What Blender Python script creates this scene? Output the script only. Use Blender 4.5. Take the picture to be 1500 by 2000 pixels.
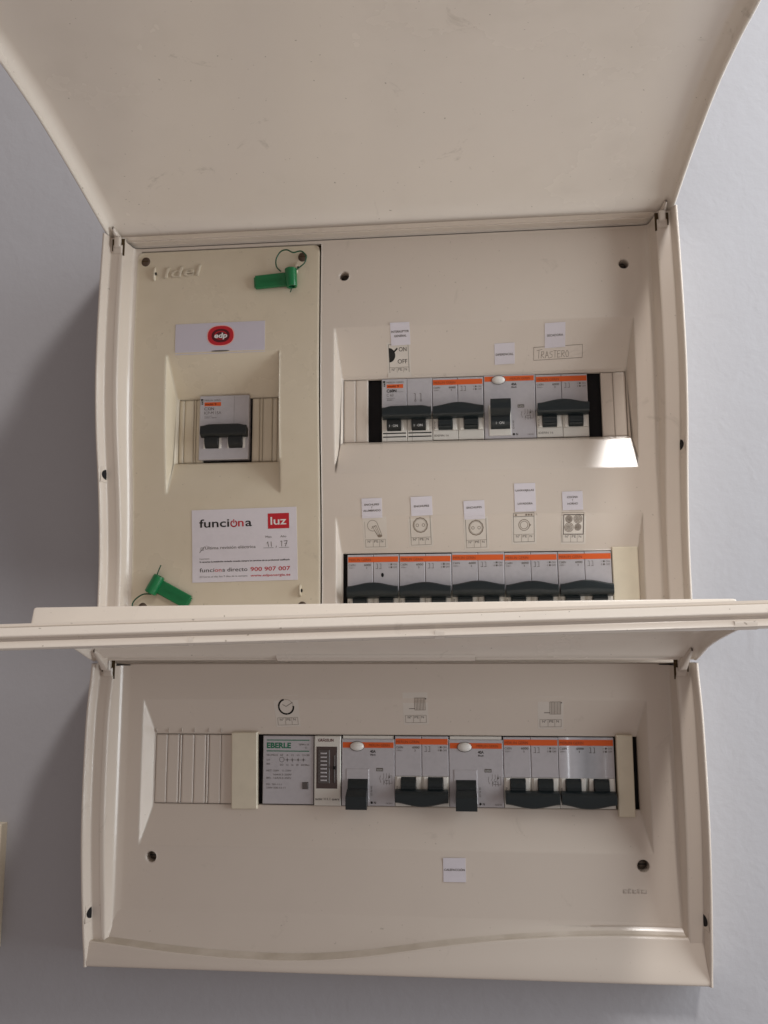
import bpy, math, random
import numpy as np
random.seed(7)
for o in list(bpy.data.objects): bpy.data.objects.remove(o)
scene = bpy.context.scene
COL = scene.collection
R = math.radians

# ------------------------------------------------------------------ camera
# All measures below are millimetres: x to the right, p out of the wall towards the viewer, z up.
def V(x, p, z): return (x/1000.0, -p/1000.0, z/1000.0)
cam_d = bpy.data.cameras.new("camera"); cam = bpy.data.objects.new("camera", cam_d); COL.objects.link(cam)
from mathutils import Matrix, Vector
def cam_matrix(loc, yaw, pitch, roll):
    cy, sy, cp, sp, cr, sr = math.cos(yaw), math.sin(yaw), math.cos(pitch), math.sin(pitch), math.cos(roll), math.sin(roll)
    f = Vector((sy*cp, cy*cp, sp)); r = Vector((cy, -sy, 0)); u = r.cross(f)
    r2 = r*cr + u*sr; u2 = -r*sr + u*cr
    m = Matrix((( r2.x, u2.x, -f.x, loc[0]), (r2.y, u2.y, -f.y, loc[1]), (r2.z, u2.z, -f.z, loc[2]), (0, 0, 0, 1)))
    return m
cam.matrix_world = cam_matrix(V(51.618, 565.303, -153.478), -0.0890, 0.1410, -0.0050)
cam_d.sensor_fit = 'HORIZONTAL'; cam_d.sensor_width = 36.0; cam_d.lens = 36.0*1600/1500
cam_d.clip_start = 0.01; cam_d.clip_end = 50
scene.camera = cam

# ------------------------------------------------------------------ light
world = bpy.data.worlds.new("World"); scene.world = world; world.use_nodes = True
bg = world.node_tree.nodes['Background']; bg.inputs[0].default_value = (1.0, 0.87, 0.83, 1); bg.inputs[1].default_value = 0.285
def area(name, loc, target, size, size_y, power, color):
    d = bpy.data.lights.new(name, 'AREA'); d.shape = 'RECTANGLE'; d.size = size; d.size_y = size_y
    d.energy = power; d.color = color
    o = bpy.data.objects.new(name, d); COL.objects.link(o)
    o.location = V(*loc); dirv = Vector(V(*target)) - Vector(V(*loc))
    o.rotation_euler = dirv.to_track_quat('-Z', 'Y').to_euler()
    return o
area("window_light", (900, 262, 150), (0, 0, -60), 0.44, 1.5, 14.5, (0.89, 0.955, 1.0))
area("ceiling_lamp", (525, 1500, 1430), (0, 0, -100), 0.15, 0.24, 17.5, (1.0, 0.97, 0.94))
scene.view_settings.view_transform = 'Standard'; scene.view_settings.look = 'None'
scene.view_settings.exposure = 0.0; scene.view_settings.gamma = 1.0
scene.render.engine = 'CYCLES'

# ------------------------------------------------------------------ materials
def mat(name, col, rough=0.4, spec=0.5, bevel=0.0, grime=0.0, bump=0.0, bscale=300, gcol=None, gscale=9, coat=0.0, metal=0.0, rvar=0.0, gthr=(0.45, 0.75), specks=0.0):
    m = bpy.data.materials.new(name); m.use_nodes = True; nt = m.node_tree; N = nt.nodes; Lk = nt.links
    b = N['Principled BSDF']; b.inputs['Base Color'].default_value = col; b.inputs['Roughness'].default_value = rough
    b.inputs['Specular IOR Level'].default_value = spec; b.inputs['Metallic'].default_value = metal
    b.inputs['Coat Weight'].default_value = coat; b.inputs['Coat Roughness'].default_value = 0.2
    geo = N.new('ShaderNodeNewGeometry')
    if grime > 0:
        n1 = N.new('ShaderNodeTexNoise'); n1.inputs['Scale'].default_value = gscale; n1.inputs['Detail'].default_value = 6; n1.inputs['Roughness'].default_value = 0.62
        n2 = N.new('ShaderNodeTexNoise'); n2.inputs['Scale'].default_value = gscale*7; n2.inputs['Detail'].default_value = 4
        Lk.new(geo.outputs['Position'], n1.inputs['Vector']); Lk.new(geo.outputs['Position'], n2.inputs['Vector'])
        mx = N.new('ShaderNodeMath'); mx.operation = 'MULTIPLY'; Lk.new(n1.outputs['Fac'], mx.inputs[0]); Lk.new(n2.outputs['Fac'], mx.inputs[1])
        mr = N.new('ShaderNodeMapRange'); mr.inputs['From Min'].default_value = gthr[0]**2; mr.inputs['From Max'].default_value = gthr[1]**2; mr.inputs['To Max'].default_value = grime
        Lk.new(mx.outputs[0], mr.inputs['Value'])
        mix = N.new('ShaderNodeMix'); mix.data_type = 'RGBA'; mix.inputs['A'].default_value = col; mix.inputs['B'].default_value = gcol or tuple(c*0.6 for c in col[:3])+(1,)
        Lk.new(mr.outputs['Result'], mix.inputs['Factor']); Lk.new(mix.outputs['Result'], b.inputs['Base Color'])
        if specks > 0:
            v = N.new('ShaderNodeTexNoise'); v.inputs['Scale'].default_value = 420; v.inputs['Detail'].default_value = 1; Lk.new(geo.outputs['Position'], v.inputs['Vector'])
            w = N.new('ShaderNodeTexNoise'); w.inputs['Scale'].default_value = 34; w.inputs['Detail'].default_value = 5; w.inputs['Roughness'].default_value = 0.7; w.inputs['Distortion'].default_value = 1.2; Lk.new(geo.outputs['Position'], w.inputs['Vector'])
            r1 = N.new('ShaderNodeMapRange'); r1.inputs['From Min'].default_value = 0.765; r1.inputs['From Max'].default_value = 0.80; Lk.new(v.outputs['Fac'], r1.inputs['Value']); r1.inputs['To Max'].default_value = specks
            r2 = N.new('ShaderNodeMapRange'); r2.inputs['From Min'].default_value = 0.63; r2.inputs['From Max'].default_value = 0.76; Lk.new(w.outputs['Fac'], r2.inputs['Value']); r2.inputs['To Max'].default_value = specks*0.7
            mxx = N.new('ShaderNodeMath'); mxx.operation = 'MAXIMUM'; Lk.new(r1.outputs['Result'], mxx.inputs[0]); Lk.new(r2.outputs['Result'], mxx.inputs[1])
            mix2 = N.new('ShaderNodeMix'); mix2.data_type = 'RGBA'; Lk.new(mix.outputs['Result'], mix2.inputs['A']); mix2.inputs['B'].default_value = (0.30, 0.25, 0.19, 1); Lk.new(mxx.outputs[0], mix2.inputs['Factor']); Lk.new(mix2.outputs['Result'], b.inputs['Base Color'])
        if rvar > 0:
            mr2 = N.new('ShaderNodeMapRange'); mr2.inputs['From Min'].default_value = 0.35; mr2.inputs['From Max'].default_value = 0.65
            mr2.inputs['To Min'].default_value = rough-rvar; mr2.inputs['To Max'].default_value = rough+rvar
            Lk.new(n1.outputs['Fac'], mr2.inputs['Value']); Lk.new(mr2.outputs['Result'], b.inputs['Roughness'])
    last = None
    if bevel > 0:
        bv = N.new('ShaderNodeBevel'); bv.samples = 6; bv.inputs['Radius'].default_value = bevel/1000.0; last = bv.outputs['Normal']
    if bump > 0:
        nb = N.new('ShaderNodeTexNoise'); nb.inputs['Scale'].default_value = bscale; nb.inputs['Detail'].default_value = 3
        Lk.new(geo.outputs['Position'], nb.inputs['Vector'])
        bp = N.new('ShaderNodeBump'); bp.inputs['Strength'].default_value = bump; bp.inputs['Distance'].default_value = 0.001
        Lk.new(nb.outputs['Fac'], bp.inputs['Height'])
        if last: Lk.new(last, bp.inputs['Normal'])
        last = bp.outputs['Normal']
    if last: Lk.new(last, b.inputs['Normal'])
    return m

M = {}
M['cream'] = mat('cream_plastic', (0.665, 0.582, 0.50, 1), 0.20, 0.55, bevel=2.0, grime=0.25, gscale=5, bump=0.04, bscale=25, rvar=0.06, gcol=(0.58, 0.50, 0.43, 1), coat=0.32, specks=0.4)
M['lid'] = mat('cream_lid_plastic', (0.79, 0.715, 0.63, 1), 0.24, 0.5, bevel=1.2, grime=0.22, gscale=6, bump=0.05, bscale=20, rvar=0.08, gcol=(0.52, 0.46, 0.38, 1), gthr=(0.50, 0.76), coat=0.35, specks=0.6)
M['yellow'] = mat('yellowed_plastic', (0.66, 0.575, 0.44, 1), 0.30, 0.5, bevel=2.6, grime=0.35, gscale=8, bump=0.04, bscale=30, rvar=0.06, gcol=(0.52, 0.43, 0.29, 1), coat=0.3, specks=0.4)
M['strip'] = mat('ivory_strip_plastic', (0.73, 0.655, 0.51, 1), 0.38, 0.5, bevel=0.4, grime=0.3, gscale=15)
M['seam'] = mat('shadow_gap_brown', (0.07, 0.045, 0.02, 1), 0.8, 0.2)
M['black'] = mat('black_interior', (0.006, 0.005, 0.006, 1), 0.7, 0.3)
M['bodygrey'] = mat('breaker_grey', (0.50, 0.475, 0.49, 1), 0.24, 0.5, bevel=0.35, grime=0.3, gscale=40, coat=0.4)
M['bodycream'] = mat('breaker_pale', (0.70, 0.67, 0.61, 1), 0.38, 0.5, bevel=0.3)
M['cheek'] = mat('window_cheek_white', (0.80, 0.77, 0.71, 1), 0.35, 0.5, bevel=0.2)
M['toggle'] = mat('toggle_dark', (0.010, 0.016, 0.018, 1), 0.30, 0.5, bevel=0.5, bump=0.1, bscale=900)
M['toggleblk'] = mat('toggle_black', (0.007, 0.009, 0.009, 1), 0.42, 0.5, bevel=0.5)
M['orange'] = mat('orange_stripe', (0.72, 0.13, 0.035, 1), 0.5, 0.15)
M['ink'] = mat('print_black', (0.02, 0.018, 0.016, 1), 0.6, 0.3)
M['inkgrey'] = mat('print_grey', (0.14, 0.125, 0.11, 1), 0.6, 0.3)
M['inkfaint'] = mat('print_faint', (0.25, 0.20, 0.155, 1), 0.6, 0.3)
M['pencil'] = mat('pen_brown', (0.20, 0.15, 0.11, 1), 0.6, 0.3)
M['inkwhite'] = mat('print_white', (0.75, 0.74, 0.72, 1), 0.5, 0.3)
M['inkred'] = mat('print_red', (0.50, 0.02, 0.03, 1), 0.5, 0.3)
M['inkdarkred'] = mat('print_dark_red', (0.10, 0.01, 0.015, 1), 0.5, 0.3)
M['inkpink'] = mat('print_pink', (0.85, 0.42, 0.38, 1), 0.5, 0.3)
M['inkgreen'] = mat('print_green', (0.02, 0.17, 0.09, 1), 0.5, 0.3)
M['inkdarkorange'] = mat('print_dark_orange', (0.36, 0.07, 0.025, 1), 0.5, 0.3)
M['paper'] = mat('white_sticker', (0.70, 0.655, 0.69, 1), 0.45, 0.4, grime=0.15, gscale=30)
M['film'] = mat('clear_film', (0.68, 0.62, 0.55, 1), 0.14, 0.5)
M['paperlogo'] = mat('lilac_sticker', (0.58, 0.54, 0.60, 1), 0.4, 0.4)
M['white'] = mat('test_button_white', (0.82, 0.79, 0.74, 1), 0.25, 0.5)
M['green'] = mat('seal_green', (0.004, 0.15, 0.045, 1), 0.28, 0.5, bevel=0.4, bump=0.1, bscale=400)
M['rust'] = mat('rusty_screw', (0.10, 0.065, 0.045, 1), 0.55, 0.5, grime=0.8, gscale=200, metal=0.4)
M['steel'] = mat('screw_steel', (0.14, 0.12, 0.10, 1), 0.4, 0.5, metal=0.7, grime=0.6, gscale=300)
M['smoke'] = mat('timer_window', (0.075, 0.05, 0.045, 1), 0.15, 0.5)
M['dirt'] = mat('dusty_cream_plastic', (0.63, 0.55, 0.465, 1), 0.4, 0.4, grime=0.6, gscale=9, gcol=(0.42, 0.35, 0.265, 1), gthr=(0.36, 0.62))
M['greenwire'] = mat('seal_wire_green', (0.006, 0.07, 0.03, 1), 0.35, 0.5)
M['greybtn'] = mat('button_brown_grey', (0.10, 0.085, 0.08, 1), 0.4, 0.5)
def wall_mat():
    m = mat('wall_paint', (0.405, 0.40, 0.42, 1), 0.55, 0.35, grime=0.25, gscale=3, bump=0.0, gcol=(0.38, 0.37, 0.38, 1))
    nt = m.node_tree; N = nt.nodes; L = nt.links; b = N['Principled BSDF']
    geo = N.new('ShaderNodeNewGeometry')
    a = N.new('ShaderNodeTexNoise'); a.inputs['Scale'].default_value = 55; a.inputs['Detail'].default_value = 5; a.inputs['Distortion'].default_value = 0.6
    c = N.new('ShaderNodeTexNoise'); c.inputs['Scale'].default_value = 260; c.inputs['Detail'].default_value = 3
    ad = N.new('ShaderNodeMath'); ad.operation = 'MULTIPLY_ADD'; ad.inputs[1].default_value = 0.35
    L.new(geo.outputs['Position'], a.inputs['Vector']); L.new(geo.outputs['Position'], c.inputs['Vector'])
    L.new(c.outputs['Fac'], ad.inputs[0]); L.new(a.outputs['Fac'], ad.inputs[2])
    bp = N.new('ShaderNodeBump'); bp.inputs['Strength'].default_value = 0.3; bp.inputs['Distance'].default_value = 0.0012
    L.new(ad.outputs[0], bp.inputs['Height']); L.new(bp.outputs['Normal'], b.inputs['Normal'])
    return m
M['wall'] = wall_mat()

# ------------------------------------------------------------------ mesh helpers
class MB:
    def __init__(s): s.v = []; s.f = []; s.m = []; s.mats = []
    def mi(s, name):
        if name not in s.mats: s.mats.append(name)
        return s.mats.index(name)
    def vert(s, x, p, z): s.v.append((x, p, z)); return len(s.v)-1
    def face(s, idx, m='cream'): s.f.append(tuple(idx)); s.m.append(s.mi(m))
    def poly(s, pts, m='cream'):
        s.face([s.vert(*q) for q in pts], m)
    def grid(s, rows, m='cream', close=False):
        n = len(rows[0]); base = len(s.v)
        for r in rows: s.v.extend([tuple(q) for q in r])
        for i in range(len(rows)-1):
            for j in range(n-1 if not close else n):
                a = base+i*n+j; b = base+i*n+(j+1) % n; s.face((a, b, b+n, a+n), m)
    def box(s, x0, x1, p0, p1, z0, z1, m='cream', c=0.0):
        """box with chamfered front edges"""
        if c <= 0:
            A = [s.vert(x, p, z) for p in (p0, p1) for x, z in ((x0, z0), (x1, z0), (x1, z1), (x0, z1))]
            for q in ((0, 1, 2, 3), (4, 7, 6, 5), (0, 4, 5, 1), (1, 5, 6, 2), (2, 6, 7, 3), (3, 7, 4, 0)): s.face([A[i] for i in q], m)
            return
        L = [[(x0, p0, z0), (x1, p0, z0), (x1, p0, z1), (x0, p0, z1)],
             [(x0, p1-c, z0), (x1, p1-c, z0), (x1, p1-c, z1), (x0, p1-c, z1)],
             [(x0+c, p1, z0+c), (x1-c, p1, z0+c), (x1-c, p1, z1-c), (x0+c, p1, z1-c)]]
        s.grid(L, m, close=True); n = len(s.v); s.face((n-4, n-3, n-2, n-1), m); s.face((n-9, n-10, n-11, n-12), m)
    def tube(s, pts, r, m='green', seg=8, caps=True, rs=None):
        pts = [np.array(q, float) for q in pts]; rows = []
        up = np.array((0.3, 0.9, 0.2))
        for i, q in enumerate(pts):
            d = pts[min(i+1, len(pts)-1)] - pts[max(i-1, 0)]; d /= np.linalg.norm(d)+1e-9
            a = np.cross(d, up); a /= np.linalg.norm(a)+1e-9; b = np.cross(d, a)
            rr = rs[i] if rs else r
            rows.append([tuple(q + rr*(a*math.cos(t)+b*math.sin(t))) for t in [2*math.pi*k/seg for k in range(seg)]])
        s.grid(rows, m, close=True)
        if caps:
            n = len(s.v); s.face(list(range(n-seg, n)), m); b0 = n-seg*len(rows); s.face(list(range(b0+seg-1, b0-1, -1)), m)
    def disc(s, x, z, p, r, m, seg=24, rz=None):
        s.poly([(x+r*math.cos(t), p, z+(rz or r)*math.sin(t)) for t in [2*math.pi*k/seg for k in range(seg)]], m)
    def dome(s, x, z, p, rx, rz, h, m, seg=24):
        rows = []
        for k in range(6):
            a = k/5*math.pi/2; rows.append([(x+rx*math.cos(a)*math.cos(t), p+h*math.sin(a), z+rz*math.cos(a)*math.sin(t)) for t in [2*math.pi*i/seg for i in range(seg)]])
        s.grid(rows, m, close=True)
    def build(s, name, parent=None, origin=(0, 0, 0), smooth=28, **props):
        ox, op, oz = origin
        me = bpy.data.meshes.new(name)
        me.from_pydata([V(x-ox, p-op, z-oz) for x, p, z in s.v], [], s.f)
        for n in s.mats: me.materials.append(M[n])
        me.polygons.foreach_set('material_index', s.m)
        import bmesh
        bm = bmesh.new(); bm.from_mesh(me); bmesh.ops.remove_doubles(bm, verts=bm.verts, dist=1e-6)
        mode = props.pop('recalc', True)
        if mode == 'front':      # open sheets: every face turned to the open room
            ref = Vector(V(50-ox, 900-op, oz*0-oz-60)); bm.normal_update()
            flip = [f for f in bm.faces if f.normal.dot(ref-f.calc_center_median()) < 0]
            bmesh.ops.reverse_faces(bm, faces=flip)
        elif mode: bmesh.ops.recalc_face_normals(bm, faces=bm.faces)
        bm.to_mesh(me); bm.free()
        if smooth:
            me.polygons.foreach_set('use_smooth', [True]*len(me.polygons)); me.set_sharp_from_angle(angle=R(smooth))
        me.update()
        o = bpy.data.objects.new(name, me); COL.objects.link(o)
        if parent is not None: o.parent = parent
        for k, v in props.items():
            if v is not None: o[k] = v
        return o
def thing(name, label, cat, origin, group=None):
    o = bpy.data.objects.new(name, None); COL.objects.link(o); o.location = V(*origin); o.empty_display_size = 0.02
    o['label'] = label; o['category'] = cat
    if group: o['group'] = group
    return o
def copy_tree(src, parent=None):
    c = src.copy(); COL.objects.link(c)
    if parent is not None: c.parent = parent
    for ch in list(src.children): copy_tree(ch, c)
    return c

# ------------------------------------------------------------------ flat print: 2-D drawing laid on a surface
_tc = {}
def text_tris(s, bold=0.0):
    key = (s, bold)
    if key in _tc: return _tc[key]
    cu = bpy.data.curves.new('t', 'FONT'); cu.body = s; cu.resolution_u = 3; cu.offset = bold; cu.align_x = 'CENTER'
    ob = bpy.data.objects.new('t', cu); COL.objects.link(ob)
    dg = bpy.context.evaluated_depsgraph_get(); dg.update()
    me = bpy.data.meshes.new_from_object(ob.evaluated_get(dg))
    vs = [(v.co.x, v.co.y) for v in me.vertices]; fs = [tuple(p.vertices) for p in me.polygons]
    bpy.data.objects.remove(ob); bpy.data.curves.remove(cu); bpy.data.meshes.remove(me)
    if vs:
        xs = [v[0] for v in vs]; w = max(xs)-min(xs); x0 = min(xs); vs = [(x-x0, y) for x, y in vs]
    else: w = 0
    _tc[key] = (vs, fs, w); return _tc[key]
class Draw:
    """2-D marks in local millimetres, laid on surface p = surf(x, z)"""
    def __init__(s, x=0, z=0, rot=0, surf=None, h=0.12):
        s.x, s.z, s.rot, s.surf, s.h = x, z, R(rot), surf or (lambda x, z: 0.0), h; s.mb = MB(); s.curl = (0, 0); s.shaped = abs(s.surf(x, z)-s.surf(x, z-25)) + abs(s.surf(x, z)-s.surf(x, z+12)) > 1e-6
    def P(s, u, v, dh=0):
        c, n = math.cos(s.rot), math.sin(s.rot); X = s.x+u*c-v*n; Z = s.z+u*n+v*c
        return (X, s.surf(X, Z)+s.h+dh, Z)
    def rect(s, u0, u1, v0, v1, m='ink', dh=0, n=1):
        for i in range(n):
            a = v0+(v1-v0)*i/n; b = v0+(v1-v0)*(i+1)/n
            s.mb.poly([s.P(u0, a, dh), s.P(u1, a, dh), s.P(u1, b, dh), s.P(u0, b, dh)], m)
    def slab(s, u0, u1, v0, v1, m, th=0.15, n=6):
        rows = []
        for i in range(n+1):
            v = v0+(v1-v0)*i/n
            a, b = s.P(u0, v, s.curl[0]*(abs(2*i/n-1)**5)*(1 if i > n/2 else .4)), s.P(u1, v, s.curl[1]*(abs(2*i/n-1)**5)*(.3 if i > n/2 else 1))
            rows.append([(a[0], a[1]-th, a[2]), a, b, (b[0], b[1]-th, b[2])])
        s.mb.grid(rows, m)
    def line(s, pts, w=0.3, m='ink', dh=0.02, close=False):
        if close: pts = list(pts)+[pts[0]]
        if s.shaped:
            q = [pts[0]]
            for (a, b), (c, d) in zip(pts[:-1], pts[1:]):
                k = max(1, int(math.hypot(c-a, d-b)/1.3)); q += [(a+(c-a)*i/k, b+(d-b)*i/k) for i in range(1, k+1)]
            pts = q
        for (a, b), (c, d) in zip(pts[:-1], pts[1:]):
            L = math.hypot(c-a, d-b) or 1e-6; nx, ny = -(d-b)/L*w/2, (c-a)/L*w/2; ex, ey = (c-a)/L*w/2*0.5, (d-b)/L*w/2*0.5
            s.mb.poly([s.P(a+nx-ex, b+ny-ey, dh), s.P(a-nx-ex, b-ny-ey, dh), s.P(c-nx+ex, d-ny+ey, dh), s.P(c+nx+ex, d+ny+ey, dh)], m)
    def frame(s, u0, u1, v0, v1, w=0.3, m='ink', dh=0.02): s.line([(u0, v0), (u1, v0), (u1, v1), (u0, v1)], w, m, dh, True)
    def arc(s, cx, cy, r, a0=0, a1=360, w=0.3, m='ink', dh=0.02, n=24, ry=None):
        ry = ry or r
        s.line([(cx+r*math.cos(R(a0+(a1-a0)*i/n)), cy+ry*math.sin(R(a0+(a1-a0)*i/n))) for i in range(n+1)], w, m, dh)
    def ell(s, cx, cy, rx, ry, m='ink', dh=0.02, n=28, pw=2.0):
        def sp(t): return math.copysign(abs(t)**(2/pw), t)
        s.mb.poly([s.P(cx+rx*sp(math.cos(2*math.pi*i/n)), cy+ry*sp(math.sin(2*math.pi*i/n)), dh) for i in range(n)], m)
    def fan(s, pts, m='ink', dh=0.02): s.mb.poly([s.P(u, v, dh) for u, v in pts], m)
    def text(s, t, u, v, size=2.0, m='ink', align='l', bold=0.0, sx=1.0, shear=0.0, dh=0.03, width=None, rot=0):
        vs, fs, w = text_tris(t, bold); k = size/0.73   # size = cap height
        if width: sx = width/(w*k) if w else 1
        off = {'l': 0, 'c': -w*k*sx/2, 'r': -w*k*sx}[align]; b = len(s.mb.v); cr, sr = math.cos(R(rot)), math.sin(R(rot))
        for x, y in vs:
            a, q = x*k*sx+off+y*k*shear, y*k
            s.mb.v.append(s.P(u+a*cr-q*sr, v+a*sr+q*cr, dh))
        for f in fs: s.mb.face([b+i for i in f], m)
    def build(s, name, parent, origin=(0, 0, 0), **props): return s.mb.build(name, parent, origin, smooth=0, recalc=False, **props)
def fuzz(D, u, v, w, rows=1, size=0.9, m='inkgrey', gap=1.3):
    """lines of very small print"""
    pool = ['230/400V', '6000', 'IEC 898', '50Hz', 'C16', '26A5', 'L/N', 'IP20', '3 1', '24 336']
    for i in range(rows):
        D.text(random.choice(pool), u, v-i*gap, size, m, width=w*random.uniform(0.75, 1.0))

# ------------------------------------------------------------------ the wall
wl = MB(); wl.poly([(-2500, -5, -2500), (2500, -5, -2500), (2500, -5, 2500), (-2500, -5, 2500)], 'wall')
wl.build('wall', smooth=0, kind='structure', label='pale blue grey painted wall behind both panels')

# ------------------------------------------------------------------ profiles
def curve(pts):
    zs = np.array([a for a, b in pts][::-1], float); ps = np.array([b for a, b in pts][::-1], float)
    def f(z):
        i = int(np.clip(np.searchsorted(zs, z)-1, 0, len(zs)-2)); t = (z-zs[i])/(zs[i+1]-zs[i]); t = min(max(t, 0), 1)
        def sl(k):
            if k <= 0 or k >= len(zs)-1: return 0.0 if k <= 0 else 0.0
            return (ps[k+1]-ps[k-1])/(zs[k+1]-zs[k-1])
        h = zs[i+1]-zs[i]; m0, m1 = sl(i)*h, sl(i+1)*h
        return float((2*t**3-3*t**2+1)*ps[i]+(t**3-2*t**2+t)*m0+(-2*t**3+3*t**2)*ps[i+1]+(t**3-t**2)*m1)
    return f
rimU = curve([(126, 40), (100, 41.2), (60, 42.4), (15, 41.5), (-21, 37), (-50, 31), (-77, 26.5), (-108, 23.2), (-135, 22.5), (-150, 22)])
rimL = curve([(-172, 27), (-207, 31.8), (-242, 33), (-277, 32.4), (-312, 29), (-350, 23), (-370, 19.5)])
XC = 3.7; HW = 197.5
def covU(z): return 6.0+(rimU(z)-22.5)*12/19
def covL(z): return 9.5

class Board:
    def __init__(s, zt, zb, rim, cov, recesses, origin): s.zt, s.zb, s.rim, s.cov, s.rec, s.o = zt, zb, rim, cov, recesses, origin
    def surf(s, x, z):
        for r in s.rec:
            if r['x0'] <= x <= r['x1'] and r['zb'] <= z <= r['zt']:
                C = s.cov
                if z > r['ft']: return C(r['zt'])*(z-r['ft'])/(r['zt']-r['ft'])+r['fp']*(r['zt']-z)/(r['zt']-r['ft'])
                if z < r['fb']: return C(r['zb'])*(r['fb']-z)/(r['fb']-r['zb'])
                return r['fp']
        return s.cov(z)

def patch(mb, xb, zb, cov, skips=(), holes=(), m='cream', clamp=None):
    """sheet p = cov(z) over the grid of breaks, with rectangular gaps and round screw holes"""
    xb = sorted(set(xb)); zb = sorted(set(zb))
    # refine z
    z2 = []
    for a, b in zip(zb[:-1], zb[1:]):
        n = max(1, int(math.ceil((b-a)/6.0))); z2 += [a+(b-a)*i/n for i in range(n)]
    z2.append(zb[-1])
    hz = set()
    for hx, hzz, r in holes:
        c = 1.3*r; hz.add((hx-c, hx+c, hzz-c, hzz+c))
    def inr(x, z, R4): return R4[0]+1e-6 < x < R4[1]-1e-6 and R4[2]+1e-6 < z < R4[3]-1e-6
    xf = clamp or (lambda x, z: x)
    for a, b in zip(xb[:-1], xb[1:]):
        for c, d in zip(z2[:-1], z2[1:]):
            mx, mz = (a+b)/2, (c+d)/2
            if any(inr(mx, mz, q) for q in skips) or any(inr(mx, mz, q) for q in hz): continue
            mb.poly([(xf(a, c), cov(c), c), (xf(b, c), cov(c), c), (xf(b, d), cov(d), d), (xf(a, d), cov(d), d)], m)
    for hx, hzz, r in holes:
        c = 1.3*r; n = 32; ro = []; ri = []; rd = []; rc = []
        for k in range(n):
            t = 2*math.pi*k/n; ct, st = math.cos(t), math.sin(t); q = c/max(abs(ct), abs(st))
            ro.append((hx+q*ct, cov(hzz+q*st), hzz+q*st)); ri.append((hx+r*ct, cov(hzz), hzz+r*st)); rd.append((hx+r*ct*0.94, cov(hzz)-7, hzz+r*st*0.94))
        mb.grid([ro, ri, rd], m, close=True)

def recess(mb, r, cov, m='cream'):
    n = int(math.ceil((r['zt']-r['zb'])/6.0)); x0, x1, zt, zb, ft, fb, dx, fp = r['x0'], r['x1'], r['zt'], r['zb'], r['ft'], r['fb'], r['dx'], r['fp']
    L = [(x0, cov(zt+(zb-zt)*i/n), zt+(zb-zt)*i/n) for i in range(n+1)]; fb_p = r.get('bp', 0.0); Li = [(x0+dx, fp+(fb_p if i == n else 0), ft+(fb-ft)*i/n) for i in range(n+1)]
    Rr = [(x1, b, c) for a, b, c in L]; Ri = [(x1-dx, b, c) for a, b, c in Li]
    mb.grid([L, Li], m); mb.grid([Ri, Rr], m)
    for (za, zi, pc, fq) in ((zt, ft, cov(zt), fp), (zb, fb, cov(zb), fp+fb_p)):
        mb.grid([[(x0, pc, za), (x1, pc, za)], [(x0+dx, fq, zi), (x1-dx, fq, zi)]], m)
    # floor round the opening, and the opening's edge going back
    o = r['open']; F = [(x0+dx, fp+fb_p, fb), (x1-dx, fp+fb_p, fb), (x1-dx, fp, ft), (x0+dx, fp, ft)]
    O = [(o[0], fp+fb_p*0.15, o[2]), (o[1], fp+fb_p*0.15, o[2]), (o[1], fp, o[3]), (o[0], fp, o[3])]; B = [(a, fp-3, c) for a, b, c in O]
    mb.grid([F, O, B], m, close=True)

def blends(a, b, n): return [a+(b-a)*i/n for i in range(n+1)]

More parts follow.
